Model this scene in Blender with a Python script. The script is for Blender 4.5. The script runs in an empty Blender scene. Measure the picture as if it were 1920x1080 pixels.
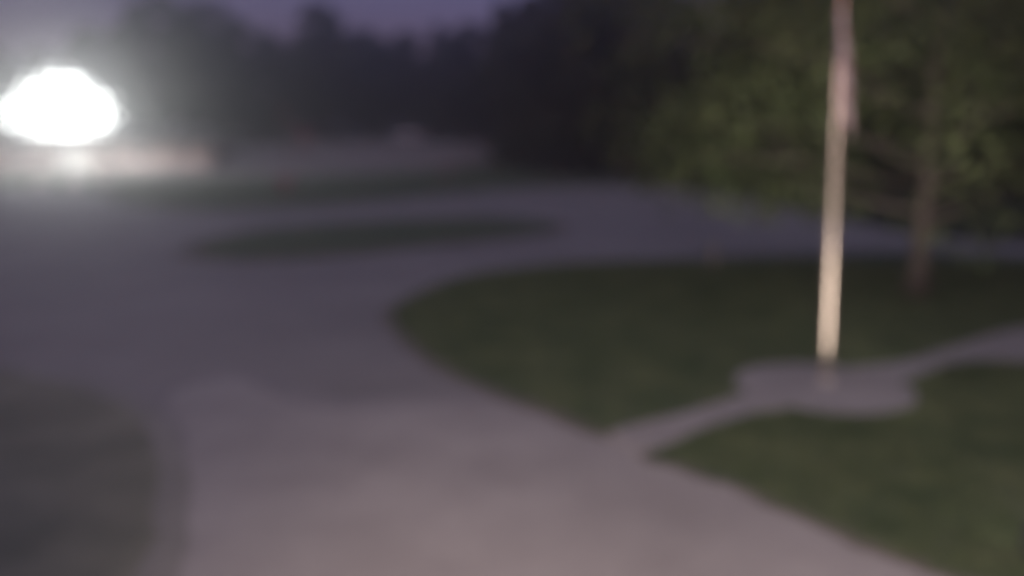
import bpy, bmesh, math, random
import numpy as np
from mathutils import Vector, Matrix, Quaternion
R = math.radians
random.seed(7)
rng = np.random.default_rng(7)
scene = bpy.context.scene
C = scene.collection

# ------------------------------------------------------------------ camera
CAM_H, FPX, PITCH = 3.3, 1500.0, R(10.2)
cd = bpy.data.cameras.new('camera'); cam = bpy.data.objects.new('camera', cd); C.objects.link(cam)
cam.location = (0, 0, CAM_H); cam.rotation_euler = (R(90) - PITCH, 0, 0)
cd.sensor_width = 36; cd.lens = 36 * FPX / 1920
cd.clip_start = 0.05; cd.clip_end = 2000
cd.dof.use_dof = True; cd.dof.focus_distance = 1.4          # the webcam is badly out of focus
cd.dof.aperture_fstop = 0.61; cd.dof.aperture_blades = 0
scene.camera = cam

# ------------------------------------------------------------------ sky, dusk light, exposure
SUN_EL, SUN_AZ = 2.0, 200.0                                  # afterglow low behind the camera
w = bpy.data.worlds.new('World'); scene.world = w; w.use_nodes = True
nt = w.node_tree; nt.nodes.clear()
sky = nt.nodes.new('ShaderNodeTexSky'); sky.sky_type = 'NISHITA'; sky.sun_disc = False
sky.sun_elevation = R(SUN_EL); sky.sun_rotation = R(SUN_AZ); sky.ozone_density = 4.0; sky.dust_density = 1.0
tint = nt.nodes.new('ShaderNodeMix'); tint.data_type = 'RGBA'; tint.blend_type = 'MULTIPLY'
tint.inputs[0].default_value = 1.0; tint.inputs[7].default_value = (5.7, 1.78, 1.95, 1)
bgn = nt.nodes.new('ShaderNodeBackground'); bgn.inputs[1].default_value = 0.07
outw = nt.nodes.new('ShaderNodeOutputWorld')
nt.links.new(sky.outputs[0], tint.inputs[6]); nt.links.new(tint.outputs[2], bgn.inputs[0]); nt.links.new(bgn.outputs[0], outw.inputs[0])
sl = bpy.data.lights.new('sun', 'SUN'); sun = bpy.data.objects.new('sun', sl); C.objects.link(sun)
sl.energy = 0.5; sl.angle = R(90); sl.color = (0.9, 0.84, 0.98)
sun.rotation_euler = (R(38), 0, R(-20)); sun.location = (0, -20, 40)
scene.view_settings.view_transform = 'Standard'; scene.view_settings.look = 'None'
scene.view_settings.exposure = 0.45; scene.view_settings.gamma = 1.0
scene.view_settings.use_curve_mapping = False
scene.cycles.use_denoising = True
scene.cycles.volume_bounces = 1
scene.cycles.sample_clamp_indirect = 1.0
scene.cycles.sample_clamp_direct = 9.0

# ------------------------------------------------------------------ pixel -> place
def ray(px, py):
    x = (px - 960) / FPX; y = -(py - 540) / FPX
    c, s = math.cos(PITCH), math.sin(PITCH)
    return Vector((x, c + y * s, -s + y * c))
def terrain(x, y):
    t = min(max((y - 86.0) / 34.0, 0), 1); h = 3.9 * t * t * (3 - 2 * t)
    return h + max(0, y - 120) * 0.02
def at_ground(px, py, z=0.0):
    d = ray(px, py)
    if d.z < -0.004:
        t = (z - CAM_H) / d.z; p = Vector((0, 0, CAM_H)) + d * t
        if p.y < 86: return Vector((p.x, p.y, z))
    t = 60.0
    while t < 260:
        p = Vector((0, 0, CAM_H)) + d * t
        if p.z <= terrain(p.x, p.y) + z: return p
        t += 0.25
    return Vector((0, 0, CAM_H)) + d * 150
def at_depth(px, py, dist):
    d = ray(px, py); return Vector((0, 0, CAM_H)) + d * (dist / d.y)

# ------------------------------------------------------------------ helpers
def link(name, me, m=None, parent=None):
    o = bpy.data.objects.new(name, me); C.objects.link(o)
    if m is not None and len(me.materials) == 0: me.materials.append(m)
    if parent is not None: o.parent = parent
    return o
def tag(o, label=None, cat=None, group=None, kind=None):
    if label: o['label'] = label
    if cat: o['category'] = cat
    if group: o['group'] = group
    if kind: o['kind'] = kind
    return o
def thing(name, loc, label, cat, rz=0, group=None):
    o = bpy.data.objects.new(name, None); C.objects.link(o)
    o.empty_display_size = 0.2
    o.location = loc; o.rotation_euler = (0, 0, rz)
    return tag(o, label, cat, group)
def from_bm(name, bm, m, parent=None, smooth=False):
    bmesh.ops.recalc_face_normals(bm, faces=bm.faces)
    me = bpy.data.meshes.new(name); bm.to_mesh(me); bm.free()
    if smooth:
        me.polygons.foreach_set('use_smooth', [True] * len(me.polygons))
    return link(name, me, m, parent)
def box(bm, x0, x1, y0, y1, z0, z1, bevel=0.0, mat=None):
    r = bmesh.ops.create_cube(bm, size=1.0)
    M = Matrix.Translation(((x0+x1)/2, (y0+y1)/2, (z0+z1)/2)) @ Matrix.Diagonal((abs(x1-x0), abs(y1-y0), abs(z1-z0), 1))
    if mat is not None: M = mat @ M
    bmesh.ops.transform(bm, matrix=M, verts=r['verts'])
    if bevel:
        es = {e for v in r['verts'] for e in v.link_edges}
        bmesh.ops.bevel(bm, geom=list(es), offset=bevel, segments=2, affect='EDGES', profile=0.6)
def tube(bm, pts, rad, seg=12, cap=True):
    pts = [Vector(p) for p in pts]; rings = []
    up = None
    for i, p in enumerate(pts):
        d = (pts[min(i+1, len(pts)-1)] - pts[max(i-1, 0)]).normalized()
        if up is None: up = Vector((1, 0, 0)) if abs(d.x) < 0.9 else Vector((0, 1, 0))
        a = (up - d * up.dot(d)).normalized(); b = d.cross(a); up = a
        r = rad[i] if isinstance(rad, (list, tuple)) else rad
        rings.append([bm.verts.new(p + (a * math.cos(2*math.pi*k/seg) + b * math.sin(2*math.pi*k/seg)) * r) for k in range(seg)])
    for i in range(len(rings)-1):
        for k in range(seg):
            bm.faces.new((rings[i][k], rings[i][(k+1) % seg], rings[i+1][(k+1) % seg], rings[i+1][k]))
    if cap:
        bm.faces.new(rings[0][::-1]); bm.faces.new(rings[-1])
def lathe(bm, prof, seg=24, mat=None):
    rings = []
    for r, z in prof:
        ring = []
        for k in range(seg):
            v = Vector((r*math.cos(2*math.pi*k/seg), r*math.sin(2*math.pi*k/seg), z))
            ring.append(bm.verts.new(mat @ v if mat is not None else v))
        rings.append(ring)
    for i in range(len(rings)-1):
        for k in range(seg):
            bm.faces.new((rings[i][k], rings[i][(k+1) % seg], rings[i+1][(k+1) % seg], rings[i+1][k]))
    bm.faces.new(rings[0][::-1]); bm.faces.new(rings[-1])

# ------------------------------------------------------------------ materials
def mat(name, col, rough=0.8, metal=0.0, var=0.0, scale=4.0, col2=None, bump=0.0, bscale=60.0, spec=0.5, detail=6.0):
    m = bpy.data.materials.new(name); m.use_nodes = True
    n = m.node_tree.nodes; l = m.node_tree.links
    b = n['Principled BSDF']
    b.inputs['Roughness'].default_value = rough; b.inputs['Metallic'].default_value = metal
    b.inputs['Specular IOR Level'].default_value = spec
    tc = n.new('ShaderNodeTexCoord')
    if var or col2:
        nz = n.new('ShaderNodeTexNoise'); nz.inputs['Scale'].default_value = scale; nz.inputs['Detail'].default_value = detail
        nz.inputs['Roughness'].default_value = 0.62
        l.new(tc.outputs['Object'], nz.inputs['Vector'])
        cr = n.new('ShaderNodeValToRGB'); cr.color_ramp.elements[0].position = 0.34; cr.color_ramp.elements[1].position = 0.66
        c2 = col2 if col2 else tuple(c * (1 + var) for c in col)
        c1 = col if col2 else tuple(c * (1 - var) for c in col)
        cr.color_ramp.elements[0].color = (*c1, 1); cr.color_ramp.elements[1].color = (*c2, 1)
        l.new(nz.outputs['Fac'], cr.inputs[0]); l.new(cr.outputs[0], b.inputs['Base Color'])
    else:
        b.inputs['Base Color'].default_value = (*col, 1)
    if bump:
        n2 = n.new('ShaderNodeTexNoise'); n2.inputs['Scale'].default_value = bscale; n2.inputs['Detail'].default_value = 4
        l.new(tc.outputs['Object'], n2.inputs['Vector'])
        bp = n.new('ShaderNodeBump'); bp.inputs['Strength'].default_value = bump; bp.inputs['Distance'].default_value = 0.02
        l.new(n2.outputs['Fac'], bp.inputs['Height']); l.new(bp.outputs[0], b.inputs['Normal'])
    return m
def leaf_mat(name, c1, c2):
    m = mat(name, c1, 0.6, col2=c2, scale=1.3, spec=0.3)
    n = m.node_tree.nodes; l = m.node_tree.links; b = n['Principled BSDF']
    tr = n.new('ShaderNodeBsdfTranslucent'); mx = n.new('ShaderNodeMixShader'); mx.inputs[0].default_value = 0.35
    src = b.inputs['Base Color'].links[0].from_socket
    l.new(src, tr.inputs[0]); l.new(b.outputs[0], mx.inputs[1]); l.new(tr.outputs[0], mx.inputs[2])
    l.new(mx.outputs[0], n['Material Output'].inputs[0])
    return m
def emit(name, col, s):
    m = bpy.data.materials.new(name); m.use_nodes = True
    b = m.node_tree.nodes['Principled BSDF']; b.inputs['Base Color'].default_value = (0.8, 0.8, 0.8, 1)
    b.inputs['Emission Color'].default_value = (*col, 1); b.inputs['Emission Strength'].default_value = s
    return m
M_asph = mat('weathered_asphalt', (0.195, 0.184, 0.178), 0.85, col2=(0.275, 0.26, 0.25), scale=0.22, bump=0.35, bscale=90, detail=10)
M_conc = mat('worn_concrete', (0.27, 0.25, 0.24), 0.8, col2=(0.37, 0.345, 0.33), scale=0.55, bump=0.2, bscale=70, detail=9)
M_turf = mat('turf', (0.065, 0.095, 0.058), 0.95, col2=(0.125, 0.145, 0.085), scale=0.8, bump=0.5, bscale=40, spec=0.1)
M_field = mat('rough_grass', (0.03, 0.04, 0.02), 0.95, col2=(0.055, 0.06, 0.032), scale=0.15, spec=0.1)
M_blade = leaf_mat('grass_blade', (0.062, 0.10, 0.048), (0.17, 0.205, 0.106))
M_bark = mat('bark', (0.065, 0.058, 0.05), 0.95, col2=(0.12, 0.105, 0.092), scale=9, bump=0.8, bscale=14)
M_bark2 = mat('dark_bark', (0.05, 0.042, 0.036), 0.95, col2=(0.09, 0.075, 0.06), scale=5, bump=0.6, bscale=8)
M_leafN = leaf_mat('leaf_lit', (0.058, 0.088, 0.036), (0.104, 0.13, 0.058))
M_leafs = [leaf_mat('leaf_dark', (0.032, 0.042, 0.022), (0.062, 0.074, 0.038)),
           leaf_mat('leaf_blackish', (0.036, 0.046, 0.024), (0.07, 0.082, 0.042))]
M_pole = mat('brushed_aluminium', (0.46, 0.41, 0.36), 0.26, 0.86, var=0.07, scale=6)
M_steel = mat('dark_steel', (0.10, 0.10, 0.11), 0.5, 0.6, var=0.2, scale=8)
M_white = mat('white_paint', (0.72, 0.71, 0.68), 0.5, var=0.08, scale=2)
M_rope = mat('rope', (0.5, 0.47, 0.42), 0.9)
M_wood = mat('grey_timber', (0.10, 0.085, 0.07), 0.9, col2=(0.16, 0.13, 0.11), scale=6, bump=0.4, bscale=20)
M_pink = mat('pinkish_render', (0.33, 0.26, 0.25), 0.9, col2=(0.42, 0.345, 0.33), scale=0.7, bump=0.3, bscale=30)
M_roof = mat('dark_roofing', (0.05, 0.048, 0.05), 0.9, var=0.25, scale=3)
M_glass = mat('dark_glass', (0.02, 0.022, 0.03), 0.12)
M_red = mat('dull_red_paint', (0.155, 0.09, 0.09), 0.8, var=0.15, scale=4)
M_stone = mat('pale_stone', (0.42, 0.39, 0.33), 0.9, col2=(0.55, 0.52, 0.46), scale=3, bump=0.7, bscale=6)
M_car = mat('car_paint_white', (0.46, 0.47, 0.52), 0.25, var=0.03, scale=1)
M_rubber = mat('rubber', (0.02, 0.02, 0.02), 0.85)
M_flood = emit('floodlight_lens', (0.97, 1.0, 0.97), 76.0)
M_glare_mid = emit('glare_edge_weak', (0.97, 1.0, 0.97), 4.0)  # dim glow for added outer globes that feather the glare's edge
M_glare_low = emit('glare_edge_faint', (0.97, 1.0, 0.97), 1.5)
M_orange = emit('orange_lamp', (1.0, 0.45, 0.25), 0.5)
M_greyp = mat('weathered_grey_paint', (0.14, 0.135, 0.13), 0.8, var=0.15, scale=6)
M_bulb = emit('warm_bulb', (1.0, 0.78, 0.66), 40.0)
M_spotlens = emit('spot_lens', (1.0, 0.86, 0.76), 40.0)

# ------------------------------------------------------------------ ground sheets
def smooth_poly(pts, n=6):
    out = []; N = len(pts)
    for i in range(N):
        p0, p1, p2, p3 = (pts[(i+k-1) % N] for k in range(4))
        for j in range(n):
            t = j / n
            out.append(0.5 * ((2*p1) + (p2-p0)*t + (2*p0-5*p1+4*p2-p3)*t*t + (3*p1-p0-3*p2+p3)*t*t*t))
    return out
def sheet(name, pts, z, m, thick=0.0, smooth=6, jitter=0.0, kind='structure'):
    P = [Vector((p[0], p[1], 0)) for p in pts]
    if smooth: P = smooth_poly(P, smooth)
    if jitter:                                             # ragged edge, pushed in and out along its normal
        Q = []
        for i, p in enumerate(P):
            d = P[(i+1) % len(P)] - P[i-1]; nn = Vector((d.y, -d.x, 0)); nn = nn.normalized() if nn.length > 1e-6 else nn
            Q.append(p + nn * random.gauss(0, jitter))
        P = Q
    bm = bmesh.new(); vs = [bm.verts.new(p) for p in P]
    f = bm.faces.new(vs)
    if f.normal.z < 0: f.normal_flip()
    bmesh.ops.triangulate(bm, faces=bm.faces[:])
    ys = [p.y for p in P]
    if max(ys) > 86:
        y = max(86, min(ys))
        while y < max(ys):
            bmesh.ops.bisect_plane(bm, geom=bm.verts[:] + bm.edges[:] + bm.faces[:], plane_co=(0, y, 0), plane_no=(0, 1, 0)); y += 2.0
    for v in bm.verts: v.co.z = terrain(v.co.x, v.co.y) + z
    if thick:
        be = [e for e in bm.edges if len(e.link_faces) == 1]
        r = bmesh.ops.extrude_edge_only(bm, edges=be)
        for v in r['geom']:
            if isinstance(v, bmesh.types.BMVert): v.co.z -= thick
    o = from_bm(name, bm, m); o['kind'] = kind
    return o
G = lambda px, py: at_ground(px, py)
def grown(pts, d):                                          # the same outline pushed outwards by d metres
    P = smooth_poly([Vector((p[0], p[1], 0)) for p in pts], 5)
    area = sum(P[i-1].x*P[i].y - P[i].x*P[i-1].y for i in range(len(P)))
    out = []
    for i, p in enumerate(P):
        e = P[(i+1) % len(P)] - P[i-1]; nn = Vector((e.y, -e.x, 0)).normalized() * (1 if area > 0 else -1)
        out.append(p + nn*d)
    return out

# the whole terrain to the horizon
bm = bmesh.new()
xs = [-900, -300, -150, -80, -40, 0, 40, 80, 150, 300, 900]
ysr = [-200, -60, 0, 40, 86] + [86 + 2*i for i in range(1, 18)] + [130, 150, 200, 400, 900]
gv = [[bm.verts.new((x, y, terrain(x, y) - 0.03)) for x in xs] for y in ysr]
for j in range(len(ysr)-1):
    for i in range(len(xs)-1): bm.faces.new((gv[j][i], gv[j][i+1], gv[j+1][i+1], gv[j+1][i]))
o = from_bm('ground', bm, M_field); o['kind'] = 'structure'

# asphalt drive: wide court at the left, running right behind the lawn
sheet('driveway', [G(-500, 345), G(60, 352), G(260, 372), G(500, 380), G(800, 362), G(1000, 348), G(1250, 352), G(1500, 392), G(1760, 446), G(2300, 470),
      G(2500, 520), Vector((16, 9, 0)), Vector((9, 2, 0)), Vector((5, -1.2, 0)), Vector((-14, -1.2, 0)), Vector((-30, 8, 0))], 0.0, M_asph, 0, 5, 0.03)
# far parking lot on the rise
sheet('far_parking_lot', [G(-300, 328), G(395, 332), G(650, 326), G(860, 312), G(960, 292), G(930, 274), G(840, 264), G(700, 264), G(480, 272), G(395, 280), G(390, 318), G(-300, 321)], 0.004, M_asph, 0, 3)
# concrete apron from the building to the court
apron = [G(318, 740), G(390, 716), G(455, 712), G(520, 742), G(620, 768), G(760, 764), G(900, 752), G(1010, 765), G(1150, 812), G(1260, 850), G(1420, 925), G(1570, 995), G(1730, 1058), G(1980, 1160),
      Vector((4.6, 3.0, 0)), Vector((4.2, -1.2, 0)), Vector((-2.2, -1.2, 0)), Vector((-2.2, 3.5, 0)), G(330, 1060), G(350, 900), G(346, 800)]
M_blend = mat('blend_asphalt', (0.2, 0.188, 0.185), 0.85, col2=(0.31, 0.29, 0.285), scale=0.5, bump=0.3, bscale=80, detail=10)  # mid-tone band put in to grade the apron's edge into the asphalt
sheet('blend_margin', grown(apron, 0.45), 0.003, M_blend, 0, 0, 0.03)
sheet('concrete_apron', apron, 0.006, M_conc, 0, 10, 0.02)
# gravelly, half-grown ground left of the apron
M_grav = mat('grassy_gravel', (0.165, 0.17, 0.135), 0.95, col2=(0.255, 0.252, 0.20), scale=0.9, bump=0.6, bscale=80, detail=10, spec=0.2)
M_blend2 = mat('blend_ground', (0.21, 0.205, 0.18), 0.9, col2=(0.30, 0.285, 0.26), scale=0.7, bump=0.4, bscale=80, detail=10)  # mid tone that grades the edge of the darker left ground
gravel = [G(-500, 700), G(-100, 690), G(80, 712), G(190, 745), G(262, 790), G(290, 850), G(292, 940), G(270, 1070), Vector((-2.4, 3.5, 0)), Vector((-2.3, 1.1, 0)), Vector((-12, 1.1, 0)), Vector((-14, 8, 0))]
sheet('blend_margin', grown(gravel, 0.3), 0.0085, M_blend2, 0, 0, 0.03)
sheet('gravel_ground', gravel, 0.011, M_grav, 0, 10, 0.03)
# lawns
M_fringe = mat('blend_fringe', (0.11, 0.105, 0.085), 0.95, col2=(0.2, 0.185, 0.16), scale=2.5, bump=0.6, bscale=50, spec=0.2, detail=9)  # mid-tone band between grass and paving, put in to soften the edges
lawn_main = [G(738, 596), G(775, 560), G(900, 515), G(1100, 494), G(1300, 486), G(1500, 478), G(1750, 476), G(2150, 500), G(2300, 570), G(2200, 630), G(1930, 642), G(1800, 660), G(1700, 698), G(1540, 721), G(1360, 757), G(1170, 812), G(1060, 780), G(950, 738), G(860, 702), G(790, 655)]
sheet('blend_fringe', grown(lawn_main, 0.22), 0.016, M_fringe, 0, 0, 0.03)
sheet('lawn', lawn_main, 0.030, M_turf, 0.045, 10, 0.025)
lawn_near = [G(1222, 848), G(1360, 773), G(1540, 737), G(1700, 714), G(1800, 676), G(1930, 658), G(2250, 650), Vector((8.2, 7.0, 0)), Vector((6.0, 4.0, 0)), G(1900, 1112), G(1720, 1056), G(1560, 990), G(1400, 918), G(1280, 875)]
sheet('blend_fringe', grown(lawn_near, 0.13), 0.019, M_fringe, 0, 0, 0.02)
sheet('lawn', lawn_near, 0.030, M_turf, 0.045, 10, 0.025)
island = [G(375, 470), G(430, 446), G(560, 426), G(760, 413), G(930, 411), G(1035, 421), G(1010, 436), G(880, 450), G(720, 468), G(560, 481), G(430, 482)]
sheet('blend_fringe', grown(island, 0.8), 0.016, M_fringe, 0, 0, 0.1)
sheet('grass_island', island, 0.06, M_turf, 0.08, 10, 0.06)
verge = [G(215, 372), G(300, 352), G(400, 336), G(650, 329), G(860, 318), G(980, 322), G(1100, 334), G(1220, 346), G(1120, 347), G(1000, 351), G(860, 362), G(700, 378), G(520, 390), G(360, 392)]
sheet('blend_fringe', grown(verge, 1.0), 0.016, M_fringe, 0, 0, 0.1)
sheet('grass_verge', verge, 0.06, M_turf, 0.08, 10, 0.1)
# path with its round pad
PAD = G(1542, 729)
sheet('footpath', [G(1160, 828), G(1222, 850), G(1330, 806), G(1440, 776), G(1560, 760), G(1690, 722), G(1800, 684), G(1930, 684), G(2200, 690), G(2200, 585), G(1920, 617), G(1790, 652), G(1690, 682), G(1540, 700), G(1390, 744), G(1280, 778), G(1150, 812)], 0.035, M_conc, 0.05, 5, 0.01)
bm = bmesh.new()
lathe(bm, [(1.16, 0.0), (1.16, 0.040), (1.14, 0.045), (0.001, 0.046)], 64)
o = from_bm('round_pad', bm, M_conc); o.location = (PAD.x, PAD.y, 0); o['kind'] = 'structure'

# grass blades on the two lawns
def in_poly(x, y, P):
    n = len(P); c = np.zeros(len(x), bool); j = n - 1
    for i in range(n):
        xi, yi, xj, yj = P[i][0], P[i][1], P[j][0], P[j][1]
        c ^= ((yi > y) != (yj > y)) & (x < (xj-xi)*(y-yi)/(yj-yi+1e-9)+xi); j = i
    return c
path_poly = smooth_poly([Vector((p.x, p.y, 0)) for p in [G(1160, 828), G(1222, 850), G(1330, 806), G(1440, 776), G(1560, 760), G(1690, 722), G(1800, 684), G(1930, 684), G(2200, 690), G(2200, 585), G(1920, 617), G(1790, 652), G(1690, 682), G(1540, 700), G(1390, 744), G(1280, 778), G(1150, 812)]], 5)
def blades(poly, n, h):
    P = [(p.x, p.y) for p in smooth_poly([Vector((q[0], q[1], 0)) for q in poly], 5)]
    X = np.array([p[0] for p in P]); Y = np.array([p[1] for p in P])
    x = rng.uniform(X.min(), X.max(), n); y = rng.uniform(Y.min(), min(Y.max(), 22), n)
    k = in_poly(x, y, P) & ~in_poly(x, y, [(p.x, p.y) for p in path_poly]) & (np.hypot(x-PAD.x, y-PAD.y) > 1.18)
    x, y = x[k], y[k]; n = len(x)
    a = rng.uniform(0, 2*np.pi, n); hh = h * rng.uniform(0.5, 1.3, n); wd = 0.006 + 0.0006*y
    lean = rng.normal(0, 0.025, (n, 2))
    v = np.zeros((n, 3, 3))
    v[:, 0] = np.stack([x - np.cos(a)*wd, y - np.sin(a)*wd, np.full(n, 0.029)], 1)
    v[:, 1] = np.stack([x + np.cos(a)*wd, y + np.sin(a)*wd, np.full(n, 0.029)], 1)
    v[:, 2] = np.stack([x + lean[:, 0], y + lean[:, 1], 0.029 + hh], 1)
    return v.reshape(-1, 3)
def tri_mesh(name, v):
    me = bpy.data.meshes.new(name); n = len(v)
    me.vertices.add(n); me.vertices.foreach_set('co', v.astype(np.float32).ravel())
    me.loops.add(n); me.loops.foreach_set('vertex_index', np.arange(n, dtype=np.int32))
    me.polygons.add(n//3); me.polygons.foreach_set('loop_start', np.arange(0, n, 3, dtype=np.int32))
    me.update(calc_edges=True); return me
v = np.concatenate([blades(lawn_main, 150000, 0.06), blades(lawn_near, 110000, 0.06)])
o = link('grass', tri_mesh('grass', v), M_blade)
tag(o, 'short mown green grass on the lawns beside the footpath', 'grass', kind='stuff')

# ------------------------------------------------------------------ trees
def leaf_cloud(centres, radii, per, size, squash=0.8):
    out = []
    for c, r in zip(centres, radii):
        n = max(8, int(per * (r**2)))
        d = rng.normal(0, 1, (n, 3)); d /= np.linalg.norm(d, axis=1)[:, None]
        rr = r * rng.uniform(0.35, 1.0, n)**0.6
        p = np.array(c) + d * rr[:, None] * np.array([1, 1, squash])
        q = rng.normal(0, 1, (n, 3)); q /= np.linalg.norm(q, axis=1)[:, None]
        t = np.cross(q, rng.normal(0, 1, (n, 3))); t /= np.linalg.norm(t, axis=1)[:, None]
        s = size * rng.uniform(0.6, 1.3, n)[:, None]
        a = p - q*s*0.5; b = p + t*s*0.32; e = p + q*s*0.6; f = p - t*s*0.32
        out.append(np.stack([a, b, e, a, e, f], 1).reshape(-1, 3))
    return np.concatenate(out)
def tree_meshes(name, H, trunk_r, clear, crown_r, nlimb, per, leaf, bark, leafm, lobes=30, shape='round', sx=1.0):
    bm = bmesh.new()
    top = H * 0.86; pts = []; rad = []
    for i in range(9):
        t = i/8; pts.append((random.gauss(0, 0.03*trunk_r*t*8), random.gauss(0, 0.03*trunk_r*t*8), top*t))
        rad.append(trunk_r * ((1.5 if i == 0 else 1.0) * (1 - 0.86*t)))
    tube(bm, pts, rad, 10)
    centres = []; radii = []
    for k in range(nlimb):
        t = clear/H + (0.8 - clear/H) * (k + 0.5)/nlimb
        a = k*2.4 + random.uniform(-.3, .3)
        z0 = H*t
        if shape == 'cone': L = crown_r * (1.05 - t) * 1.1
        else: L = crown_r * math.sqrt(max(0.15, 1 - ((t - 0.5)/0.62)**2))
        L *= random.uniform(0.75, 1.1)
        dz = L * random.uniform(0.15, 0.5) if shape != 'cone' else L*0.05
        p0 = Vector((0, 0, z0)); p1 = p0 + Vector((math.cos(a)*L*.5*sx, math.sin(a)*L*.5, dz*.65)); p2 = p0 + Vector((math.cos(a)*L*.92*sx, math.sin(a)*L*.92, dz*0.8))
        r0 = trunk_r*(1 - .8*t)*.5
        tube(bm, [p0, p1, p2], [r0, r0*.6, r0*.15], 6)
        for q in range(2):
            pe = p1.lerp(p2, random.uniform(.2, .9)) + Vector((random.gauss(0, .15*L), random.gauss(0, .15*L), random.uniform(0.05, .3)*L))
            tube(bm, [p1, p1.lerp(pe, .6), pe], [r0*.4, r0*.28, r0*.08], 5)
            centres.append(tuple(pe)); radii.append(crown_r * random.uniform(.2, .34))
        centres.append(tuple(p2)); radii.append(crown_r * random.uniform(.2, .36))
        centres.append(tuple(p1)); radii.append(crown_r * random.uniform(.22, .36))
    for k in range(lobes):
        t = random.uniform(clear/H, 1.0)
        if shape == 'cone': L = crown_r * max(.08, 1.03 - t)
        else: L = crown_r * math.sqrt(max(0.05, 1 - ((t - 0.56)/0.48)**2))
        a = random.uniform(0, 6.28); q = random.uniform(.55, .95)
        centres.append((math.cos(a)*L*q*sx, math.sin(a)*L*q, H*t*0.97)); radii.append(crown_r*random.uniform(.14, .3))
    centres.append((0, 0, H*.93)); radii.append(crown_r*.22)
    bmesh.ops.recalc_face_normals(bm, faces=bm.faces)
    tm = bpy.data.meshes.new('trunk'); bm.to_mesh(tm); bm.free(); tm.materials.append(bark)
    tm.polygons.foreach_set('use_smooth', [True]*len(tm.polygons))
    cm = tri_mesh('crown', leaf_cloud(centres, radii, per, leaf)); cm.materials.append(leafm)
    return tm, cm
def plant_tree(name, meshes, loc, rz, s, label, group=None):
    t = thing(name, loc, label, 'tree', rz, group)
    t.scale = s
    link('trunk', meshes[0], None, t)
    c = link('crown', meshes[1], None, t); c['kind'] = 'stuff'
    return t
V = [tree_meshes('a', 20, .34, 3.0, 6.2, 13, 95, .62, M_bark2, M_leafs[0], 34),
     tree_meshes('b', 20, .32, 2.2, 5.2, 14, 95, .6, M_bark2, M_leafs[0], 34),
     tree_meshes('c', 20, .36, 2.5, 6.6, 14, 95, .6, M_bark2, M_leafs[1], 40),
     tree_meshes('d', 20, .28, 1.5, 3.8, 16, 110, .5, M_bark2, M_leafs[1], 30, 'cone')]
# (pixel x, pixel y of top, distance, variant, width factor, label)
BG = [
 (-60, 80, 118, 0, 1.1, 'broad tree behind the lit building, at its open end'),
 (70, 95, 122, 1, 1.1, 'lower tree rising behind the floodlight mast'),
 (185, 60, 120, 0, 1.0, 'rounded tree behind the lit building, beside the floodlight glow'),
 (290, 2, 112, 0, 1.05, 'tall round-topped tree behind the end of the lit building'),
 (385, 8, 118, 1, 1.2, 'tall dark tree between the lit building and the red notice board'),
 (480, 62, 126, 1, 1.6, 'lower tree in the dip of the treeline above the utility pole'),
 (605, 18, 128, 0, 1.0, 'tree with a domed crown standing out above the far parking lot'),
 (690, 60, 134, 1, 1.6, 'low tree behind the pale parked car, beside the domed crown'),
 (760, 68, 136, 0, 1.3, 'lowest treetop behind the pale parked car'),
 (820, 44, 132, 3, 1.1, 'narrow pointed tree at the end of the far parking lot'),
 (895, 46, 120, 1, 1.5, 'dark tree at the edge of the far parking lot'),
 (975, 24, 104, 2, 1.0, 'dark tree stepping up towards the tallest trees'),
 (1060, -50, 88, 2, 1.0, 'tall blackish tree beyond the far bend of the driveway'),
 (1175, -90, 80, 2, 1.2, 'tallest blackish tree beyond the driveway, next to the gap in the treetops'),
 (1300, 8, 92, 1, 1.15, 'tree whose top leaves a gap of sky beside the flagpole'),
 (1410, 4, 84, 2, 1.15, 'dark tree behind the drooping branches of the lawn tree'),
 (1520, -60, 72, 2, 1.0, 'dark tree straight behind the flagpole'),
 (1660, -80, 66, 0, 1.0, 'dark tree behind the trunk of the lawn tree'),
 (1810, -90, 58, 2, 1.0, 'dark tree beyond the driveway, behind the lawn tree crown'),
 (1960, -80, 54, 2, 1.1, 'dark tree beyond the driveway where the footpath leaves'),
]
for i, (px, py, D, vi, wf, lab) in enumerate(BG):
    p = at_depth(px, py, D); z0 = terrain(p.x, D) - 0.05
    H = p.z - z0; s = H/20.0/0.985
    plant_tree('tree', V[vi], (p.x, D, z0), i*1.7, (max(s, 0.75)*wf, max(s, 0.75)*wf, s), lab, 'trees of the dark background treeline')
# undergrowth and farther wood that reads as one mass
cs = []; rs = []
for k in range(230):
    px = random.uniform(-150, 2150); D = random.uniform(128, 160) if px < 960 else random.uniform(96, 130)
    p = at_depth(px, 270, D); zt = terrain(p.x, D)
    cs.append((p.x, D, zt + random.uniform(0.5, 11))); rs.append(random.uniform(2.2, 4.2))
for k in range(60):                                            # hedge along the wood's edge at the right
    px = random.uniform(930, 2000); D = np.interp(px, [930, 1200, 1600, 2000], [100, 84, 62, 50]) + random.uniform(-2, 6)
    p = at_depth(px, 270, D); cs.append((p.x, D, terrain(p.x, D) + random.uniform(0.4, 2.2))); rs.append(random.uniform(1.2, 2.2))
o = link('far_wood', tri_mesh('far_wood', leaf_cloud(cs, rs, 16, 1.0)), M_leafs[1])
tag(o, 'dark mass of undergrowth and foliage behind the treeline', 'wood', kind='stuff')

# the lawn tree lit from below
b = G(1718, 556)
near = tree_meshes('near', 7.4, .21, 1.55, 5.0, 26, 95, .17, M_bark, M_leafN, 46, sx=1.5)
plant_tree('lawn_tree', near, (b.x, b.y, 0.02), 0.1, (1, 1, 1), 'spreading green tree on the lawn behind the flagpole, lower leaves lit')

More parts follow.
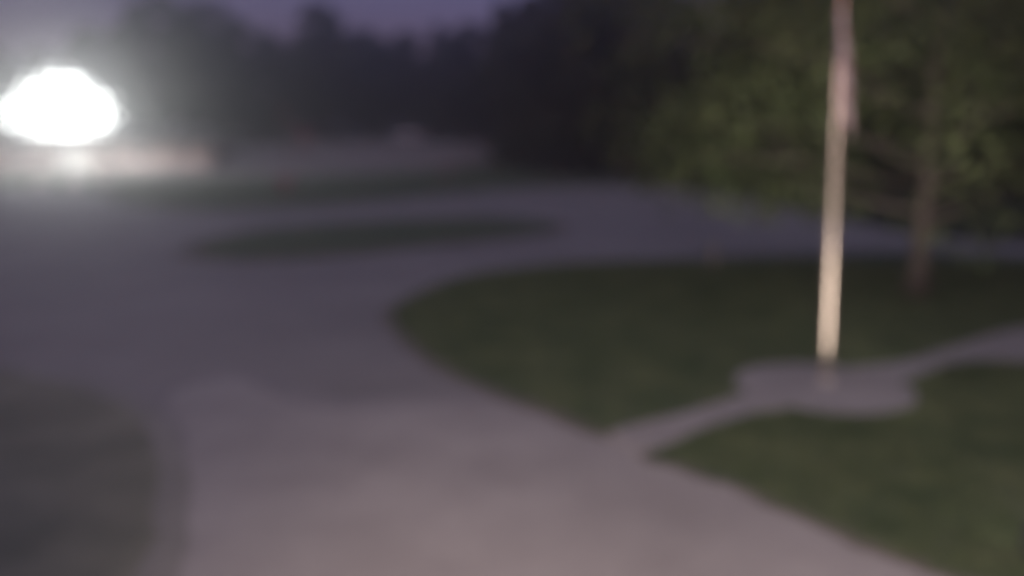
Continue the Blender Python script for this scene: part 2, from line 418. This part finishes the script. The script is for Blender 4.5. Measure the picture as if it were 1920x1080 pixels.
# ------------------------------------------------------------------ flagpole and flag
FP = G(1547, 722); FP.z = 0.045
LEAN = R(-1.5)
t = thing('flagpole', FP, 'tall shiny metal flagpole rising from the round concrete pad', 'flagpole')
t.rotation_euler = (0, LEAN, 0)
POLE_H = 6.4
bm = bmesh.new(); n = 14
tube(bm, [(0, 0, POLE_H*i/n) for i in range(n+1)], [0.058 - 0.02*(i/n)**1.2 for i in range(n+1)], 28)
from_bm('shaft', bm, M_pole, t, True)
bm = bmesh.new(); lathe(bm, [(.15, 0), (.15, .018), (.11, .04), (.08, .07), (.062, .085)], 28); from_bm('base_collar', bm, M_conc, t, True)
bm = bmesh.new(); lathe(bm, [(.055, POLE_H), (.062, POLE_H+.03), (.03, POLE_H+.06), (.03, POLE_H+.08)], 16); from_bm('truck', bm, M_pole, t, True)
bm = bmesh.new(); bmesh.ops.create_uvsphere(bm, u_segments=16, v_segments=10, radius=.09, matrix=Matrix.Translation((0, 0, POLE_H+.15))); from_bm('ball', bm, M_pole, t, True)
bm = bmesh.new(); box(bm, -.012, .012, .05, .075, 1.28, 1.34, .004); tube(bm, [(0, .082, 1.22), (0, .085, 1.31), (0, .082, 1.40)], [.008, .012, .008], 8); from_bm('cleat', bm, M_steel, t)
bm = bmesh.new(); tube(bm, [(-.05, .075, 1.3), (-.02, .075, 3.0), (0, .06, POLE_H+.02)], .004, 6); from_bm('halyard', bm, M_rope, t)
# limp flag: gathered folds hanging along the pole
def flag_mat():
    m = mat('flag_cloth', (0.5, 0.3, 0.3), 0.85, spec=0.2)
    n = m.node_tree.nodes; l = m.node_tree.links; bs = n['Principled BSDF']
    at = n.new('ShaderNodeUVMap'); sp = n.new('ShaderNodeSeparateXYZ'); l.new(at.outputs[0], sp.inputs[0])
    mu = n.new('ShaderNodeMath'); mu.operation = 'MULTIPLY'; mu.inputs[1].default_value = 6.5; l.new(sp.outputs['Y'], mu.inputs[0])
    fr = n.new('ShaderNodeMath'); fr.operation = 'FRACT'; l.new(mu.outputs[0], fr.inputs[0])
    gt = n.new('ShaderNodeMath'); gt.operation = 'GREATER_THAN'; gt.inputs[1].default_value = 0.5; l.new(fr.outputs[0], gt.inputs[0])
    mx = n.new('ShaderNodeMix'); mx.data_type = 'RGBA'; l.new(gt.outputs[0], mx.inputs[0])
    mx.inputs[6].default_value = (.42, .29, .30, 1); mx.inputs[7].default_value = (.80, .72, .74, 1)
    l.new(mx.outputs[2], bs.inputs['Base Color'])
    return m
bm = bmesh.new(); uvl = bm.loops.layers.uv.new('UVMap')
nu, nv = 44, 30; topz, botz = 4.95, 3.36; grid = []
for j in range(nv+1):
    s = j/nv; row = []
    for i in range(nu+1):
        u = i/nu
        amp = 0.035 + 0.07*math.sin(min(1, s*1.1)*math.pi*.62)
        ang = u*math.pi*5.2
        x = 0.07 + 0.22*s**.7*(0.35 + .65*u) * (1 - .15*s) + 0.03*math.sin(ang*.5 + s*2)
        y = math.sin(ang + s*1.2)*amp*(.45 + .55*u)
        z = topz - s*(topz - botz)*(0.80 + .20*u) - 0.10*u*(1-s) + .03*math.cos(ang)*s
        row.append((bm.verts.new((x - 0.13, y - 0.09, z)), (u, 1-s)))
    grid.append(row)
for j in range(nv):
    for i in range(nu):
        q = [grid[j][i], grid[j][i+1], grid[j+1][i+1], grid[j+1][i]]
        f = bm.faces.new([a[0] for a in q])
        for lp, a in zip(f.loops, q): lp[uvl].uv = (a[1][0]*.6 + a[1][1]*.3, a[1][0]*.85 + a[1][1]*.5)
fo = from_bm('flag', bm, flag_mat(), None, True); fo.location = FP; fo.rotation_euler = (0, LEAN, 0)
sm = fo.modifiers.new('thickness', 'SOLIDIFY'); sm.thickness = 0.004
tag(fo, 'limp pinkish flag hanging in folds against the flagpole', 'flag')

# ground spotlight that lights the pole, flag and tree (at the picture's corner)
SP = G(1934, 1062); SP.z = 0.03
t = thing('ground_spotlight', SP, 'small dark ground spotlight on the near lawn aimed at the flagpole', 'spotlight')
aim = (Vector((FP.x + .9, FP.y + 1.0, 2.05)) - (SP + Vector((0, 0, .2)))).normalized()
q = aim.to_track_quat('Z', 'Y').to_matrix().to_4x4()
MT = Matrix.Translation((0, 0, .24)) @ q
bm = bmesh.new(); tube(bm, [(0, 0, -.05), (0, 0, .12)], [.012, .016], 10); from_bm('stake', bm, M_steel, t)
bm = bmesh.new(); box(bm, -.085, -.072, -.02, .02, .08, .26, .003); box(bm, .072, .085, -.02, .02, .08, .26, .003); box(bm, -.085, .085, -.02, .02, .07, .083, .003); from_bm('bracket', bm, M_steel, t)
bm = bmesh.new(); lathe(bm, [(.03, -.10), (.055, -.085), (.066, -.02), (.07, .055), (.062, .055), (.058, .02)], 24, MT); hd = from_bm('housing', bm, M_steel, t, True)
bm = bmesh.new(); lathe(bm, [(.056, .024), (.056, .030)], 24, MT); from_bm('lens', bm, M_spotlens, hd)
ld = bpy.data.lights.new('spot', 'SPOT'); lo = bpy.data.objects.new('spot_beam', ld); C.objects.link(lo); lo.parent = t
ld.energy = 2900; ld.color = (1.0, .84, .74); ld.spot_size = R(44); ld.spot_blend = 0.75; ld.shadow_soft_size = .05
lo.location = Vector((0, 0, .24)) + aim*.08; lo.rotation_euler = aim.to_track_quat('-Z', 'Y').to_euler()

# ------------------------------------------------------------------ floodlight mast
ML = at_depth(115, 205, 84); MB = Vector((ML.x, 84, 0))
t = thing('floodlight_mast', MB, 'blazing white floodlight and its glare, built as globes on a mast above the long low building', 'floodlight', math.atan2(-MB.x, 84)*-1*0 )
face = math.atan2(ML.x, 84)          # turn the bank towards the court
t.rotation_euler = (0, 0, -face)
bm = bmesh.new(); tube(bm, [(0, 0.2, i*(ML.z+4.4)/8) for i in range(9)], [.16 - .008*i for i in range(9)], 14); from_bm('mast', bm, M_steel, t, True)
rows = []
for row in range(8):
    dz = -2.35 + row*0.9; xs = []
    nx = -6.05 + (0.55 if row % 2 else 0.0)
    while nx < 6.1:
        e = math.hypot(nx/4.5, (dz + .35)/(3.75 if dz > -.35 else 2.6)) + random.uniform(-.08, .08)  # globes fill the outline of the glare, wider than the lamp itself
        if e < 1.2: xs.append((nx + random.uniform(-.2, .2), e))
        nx += 1.1
    if xs: rows.append((ML.z + dz, xs))
for zz, xs in rows:
    bm = bmesh.new(); box(bm, xs[0][0] - .3, xs[-1][0] + .3, .03, .13, zz + .31, zz + .41, .01); from_bm('crossarm', bm, M_steel, t)
    for x, e in xs:
        MG = Matrix.Translation((x, 0, zz))
        bm = bmesh.new(); lathe(bm, [(.05, .36), (.2, .3), (.31, .2), (.33, .15), (.29, .16)], 18, MG); h = from_bm('lamp_head', bm, M_steel, t, True)
        bm = bmesh.new(); lathe(bm, [(.26, .14), (.28, .02), (.24, -.14), (.14, -.24), (.02, -.27)], 18, MG)
        from_bm('globe', bm, M_flood if e < 1.0 else M_glare_mid if e < 1.1 else M_glare_low, h, True)

# ------------------------------------------------------------------ long low building under the floodlight
DB = 92.0
xl = at_depth(-120, 325, DB).x; xr = at_depth(388, 325, DB).x
t = thing('low_building', (xl, DB, terrain(xl, DB)), 'long low pinkish building with veranda posts, lit by the floodlight', 'building')
Lb = xr - xl; X = lambda px: at_depth(px, 325, DB).x - xl
bm = bmesh.new(); box(bm, 0, Lb, 1.6, 9, -.6, 3.1); from_bm('wall', bm, M_pink, t)
bm = bmesh.new()
vs = [bm.verts.new(c) for c in [(-.6, -.3, 3.15), (Lb+.6, -.3, 3.15), (Lb+.6, 5.2, 4.5), (-.6, 5.2, 4.5), (-.6, 9.6, 3.15), (Lb+.6, 9.6, 3.15)]]
for f in ((0, 1, 2, 3), (3, 2, 5, 4), (0, 3, 4), (1, 5, 2)): bm.faces.new([vs[i] for i in f])
vb = [bm.verts.new((v.co.x, v.co.y, v.co.z - .02)) for v in vs]; bm.faces.new([vb[i] for i in (0, 1, 5, 4)])
rf = from_bm('roof', bm, M_roof, t)
bm = bmesh.new(); box(bm, -.62, Lb+.62, -.36, -.303, 2.9, 3.16, .01); from_bm('fascia', bm, M_wood, rf)
for px in (-40, 84, 172, 216, 300, 388):
    x = min(X(px), Lb - .15)
    bm = bmesh.new(); box(bm, x - .13, x + .13, -.1, .16, -.6, 2.98, .015); from_bm('veranda_post', bm, M_wood, t)
xa, xb = X(92), X(163)
bm = bmesh.new(); box(bm, xa, xb, 1.53, 1.598, -.2, 2.5, .01); dr = from_bm('garage_door', bm, M_white, t); dr['label'] = 'bright white garage door'
for k in range(4):
    bm = bmesh.new(); box(bm, xa+.06, xb-.06, 1.495, 1.527, -.14 + k*.65, .43 + k*.65, .012); from_bm('panel', bm, M_white, dr)
for px in (25, 195, 255, 340):
    x = X(px); bm = bmesh.new(); box(bm, x-.75, x+.75, 1.55, 1.597, 1.15, 2.35, .01); wn = from_bm('window', bm, M_white, t)
    for sx in (-.66, .03):
        bm = bmesh.new(); box(bm, x+sx, x+sx+.63, 1.535, 1.548, 1.22, 2.28); from_bm('pane', bm, M_glass, wn)

# pale boulders in front of it
bl = ['flat pale boulder at the edge of the court, by the veranda post', 'pale boulder in front of the white garage door', 'tall pale boulder in front of the veranda, right of the garage door']
bl[2] = 'pale boulder in front of the veranda, farther from the mast than its neighbours'
for i, (px, py, s) in enumerate(((75, 352, (.75, .55, .45)), (142, 350, (.65, .5, .5)), (203, 343, (.7, .6, .55)))):
    bm = bmesh.new(); bmesh.ops.create_icosphere(bm, subdivisions=3, radius=1.0)
    for v in bm.verts:
        c = v.co; k = 1 + .16*math.sin(3.1*c.x + i) + .13*math.sin(4.3*c.y + 2*i) + .1*math.sin(5.2*c.z - i)
        v.co = Vector((c.x*s[0]*k, c.y*s[1]*k, max(-.5, c.z*k)*s[2]))
    o = from_bm('boulder', bm, M_stone, None, True); p = G(px, py); o.location = (p.x, p.y, s[2]*.35)
    tag(o, bl[i], 'boulder', 'boulders before the low building')

# ------------------------------------------------------------------ small things in the distance
# utility pole with an orange lamp
p = at_depth(540, 300, 100); z0 = terrain(p.x, 100); top = at_depth(540, 196, 100).z
t = thing('utility_pole', (p.x, 100, z0), 'dark wooden utility pole carrying a small orange lamp', 'utility pole')
H = top - z0
bm = bmesh.new(); tube(bm, [(0, 0, -.1), (0, 0, H*.5), (0, 0, H)], [.16, .14, .11], 12); from_bm('pole', bm, M_wood, t, True)
bm = bmesh.new(); tube(bm, [(0, 0, H-.6), (-.1, -.35, H-.5), (-.12, -.7, H-.62)], .035, 8); ar = from_bm('arm', bm, M_steel, t)
lz = at_depth(537, 214, 99.2).z - z0
bm = bmesh.new(); lathe(bm, [(.05, lz+.22), (.18, lz+.12), (.2, lz+.02)], 16, Matrix.Translation((-.12, -.75, 0))); lh = from_bm('lamp_shade', bm, M_steel, t)
bm = bmesh.new(); lathe(bm, [(.12, lz+.015), (.16, lz-.05), (.09, lz-.14), (.02, lz-.16)], 16, Matrix.Translation((-.12, -.75, 0))); from_bm('bulb', bm, M_orange, lh)
# red notice board on two posts
p = at_depth(572, 282, 96); z0 = terrain(p.x, 96)
t = thing('notice_board', (p.x, 96, z0), 'dull red upright notice board on the slope by the utility pole', 'notice board')
zt = at_depth(572, 238, 96).z - z0
for s in (-.5, .5):
    bm = bmesh.new(); box(bm, s-.06, s+.06, -.06, .06, -.1, zt, .01); from_bm('post', bm, M_wood, t)
bm = bmesh.new(); box(bm, -.75, .75, -.12, -.063, zt-2.0, zt-.1, .02); from_bm('board', bm, M_red, t)
# give-way style triangle on the verge
p = G(537, 378)
t = thing('triangular_sign', (p.x, p.y, .05), 'dull red triangular sign on a short post on the grass verge', 'sign')
bm = bmesh.new(); tube(bm, [(0, 0, -.1), (0, 0, 1.5)], .04, 10); from_bm('post', bm, M_steel, t)
def tri(bm, r, y0, y1, zc):
    c = [(-r, zc+r*.6), (r, zc+r*.6), (0, zc-r*1.15)]
    a = [bm.verts.new((x, y0, z)) for x, z in c]; d = [bm.verts.new((x, y1, z)) for x, z in c]
    bm.faces.new(a); bm.faces.new(d[::-1])
    for i in range(3): bm.faces.new((a[i], a[(i+1) % 3], d[(i+1) % 3], d[i]))
bm = bmesh.new(); tri(bm, .62, -.075, -.045, 1.05); pl = from_bm('plate', bm, M_red, t)
bm = bmesh.new(); tri(bm, .26, -.083, -.077, 1.07); from_bm('face', bm, mat('faded_pink', (.22, .15, .15), .8), pl)
# reddish hydrant by the far lot
p = G(838, 336)
t = thing('hydrant', (p.x, p.y, .03), 'stubby red hydrant at the far end of the grass verge', 'hydrant')
k = 1.7
bm = bmesh.new(); lathe(bm, [(.2*k, -.04), (.2*k, .05*k), (.13*k, .08*k), (.13*k, .5*k), (.17*k, .52*k), (.17*k, .57*k), (.14*k, .66*k), (.06*k, .73*k), (.04*k, .8*k)], 20); from_bm('barrel', bm, M_red, t, True)
for s in (-1, 1):
    bm = bmesh.new(); lathe(bm, [(.06*k, .12*k), (.06*k, .2*k), (.075*k, .2*k), (.075*k, .24*k)], 12, Matrix.Translation((0, 0, .4*k)) @ Matrix.Rotation(s*R(90), 4, 'Y')); from_bm('outlet_cap', bm, M_red, t)
# pale marker post at the back edge of the lawn
p = G(1335, 503)
t = thing('marker_post', (p.x, p.y, .04), 'short pale marker post at the back edge of the lawn', 'post')
bm = bmesh.new(); box(bm, -.085, .085, -.085, .085, -.1, .56, .012); from_bm('shaft', bm, M_greyp, t)
bm = bmesh.new(); box(bm, -.105, .105, -.105, .105, .563, .61, .015); from_bm('cap', bm, M_greyp, t)

# pale parked car on the rise
p = at_depth(768, 262, 117); z0 = terrain(p.x, 117)
t = thing('parked_car', (p.x, 117, z0), 'pale car parked side-on at the top of the far lot', 'car')
Lc = 4.7
prof = [(-2.35, .32), (-2.35, .62), (-2.3, .82), (-1.45, .93), (-.75, 1.40), (.85, 1.44), (1.65, .98), (2.25, .92), (2.35, .7), (2.35, .32)]
bm = bmesh.new()
A = [bm.verts.new((x, -.85 + (.14 if z > 1.2 else 0), z)) for x, z in prof]; B = [bm.verts.new((x, .85 - (.14 if z > 1.2 else 0), z)) for x, z in prof]
bm.faces.new(A); bm.faces.new(B[::-1])
for i in range(len(prof)):
    j = (i+1) % len(prof); bm.faces.new((A[i], A[j], B[j], B[i]))
bmesh.ops.bevel(bm, geom=bm.edges[:], offset=.05, segments=2, affect='EDGES')
from_bm('body', bm, M_car, t, True)
for pts in ([(-1.25, .98), (-.7, 1.33), (-.02, 1.36), (-.02, .98)], [(.06, .98), (.06, 1.36), (.8, 1.36), (1.4, 1.0)]):
    bm = bmesh.new()
    yy = lambda z, s: -.862 - s + (.14*(max(z-.93, 0)/.47))
    a = [bm.verts.new((x, yy(z, .012), z)) for x, z in pts]; d = [bm.verts.new((x, yy(z, -.02), z)) for x, z in pts]
    bm.faces.new(a); bm.faces.new(d[::-1])
    for i in range(4): bm.faces.new((a[i], a[(i+1) % 4], d[(i+1) % 4], d[i]))
    from_bm('side_window', bm, M_glass, t)
for x in (-1.45, 1.45):
    for y in (-.8, .8):
        MM = Matrix.Translation((x, y, .32)) @ Matrix.Rotation(R(90), 4, 'X')
        bm = bmesh.new(); lathe(bm, [(.22, -.1), (.32, -.09), (.32, .09), (.22, .1)], 20, MM); wh = from_bm('wheel', bm, M_rubber, t)
        bm = bmesh.new(); lathe(bm, [(.2, -.108), (.2, .108)], 16, MM); from_bm('rim', bm, M_steel, wh)

# ------------------------------------------------------------------ the building the webcam hangs on, behind and beside it
t = thing('lodge', (0, -1.5, 0), 'pale rendered lodge wall with an added unseen wing beside the concrete apron', 'building')
bm = bmesh.new(); box(bm, -9, 9, -.3, 0, 0, 5.0); from_bm('wall', bm, mat('lodge_render', (.2, .18, .16), .9, var=.15, scale=2, bump=.3), t)
bm = bmesh.new(); box(bm, -4.5, -1.08, .003, 2.5, 0, 3.4); wg = from_bm('shadowcaster', bm, bpy.data.materials['lodge_render'], t)  # added out of view, sized to cast the shadow left of the apron
bm = bmesh.new(); box(bm, -4.6, -1.04, .004, 2.6, 3.402, 3.56, .02); from_bm('shadowcaster_top', bm, M_roof, wg)
bm = bmesh.new(); box(bm, -9.3, 9.3, -.6, .5, 5.002, 5.2, .03); from_bm('eave', bm, M_roof, t)
WL = Vector((-.37, -1.5, 4.4))
t = thing('wall_lamp', WL, 'warm wall lamp on the lodge wall above the webcam', 'lamp')
bm = bmesh.new(); box(bm, -.08, .08, .003, .03, -.12, .12, .008); from_bm('backplate', bm, M_steel, t)
bm = bmesh.new(); tube(bm, [(0, .03, .06), (0, .2, .12), (0, .3, .1)], .014, 8); from_bm('arm', bm, M_steel, t)
bm = bmesh.new(); lathe(bm, [(.03, .12), (.15, .06), (.16, .03)], 20, Matrix.Translation((0, .3, 0))); sh = from_bm('shade', bm, M_steel, t, True)
bm = bmesh.new(); lathe(bm, [(.03, .025), (.06, -.02), (.05, -.07), (.015, -.09)], 16, Matrix.Translation((0, .3, 0))); from_bm('bulb', bm, M_bulb, sh, True)
ld = bpy.data.lights.new('wall_lamp', 'POINT'); lo = bpy.data.objects.new('wall_lamp_light', ld); C.objects.link(lo); lo.parent = t
ld.energy = 2200; ld.color = (1.0, .80, .72); ld.shadow_soft_size = .75; lo.location = (0, .3, -.25)

# ------------------------------------------------------------------ haze
bm = bmesh.new(); box(bm, -905, 905, -205, 905, -1.1, 42)
hz = bpy.data.materials.new('haze'); hz.use_nodes = True; n = hz.node_tree.nodes; n.clear()
pv = n.new('ShaderNodeVolumePrincipled'); pv.inputs['Color'].default_value = (.9, .9, .92, 1)
pv.inputs['Density'].default_value = 0.0046; pv.inputs['Anisotropy'].default_value = 0.9
ou = n.new('ShaderNodeOutputMaterial'); hz.node_tree.links.new(pv.outputs[0], ou.inputs['Volume'])
o = from_bm('haze', bm, hz); tag(o, 'thin pale night haze around the floodlight and trees', 'haze', kind='stuff')
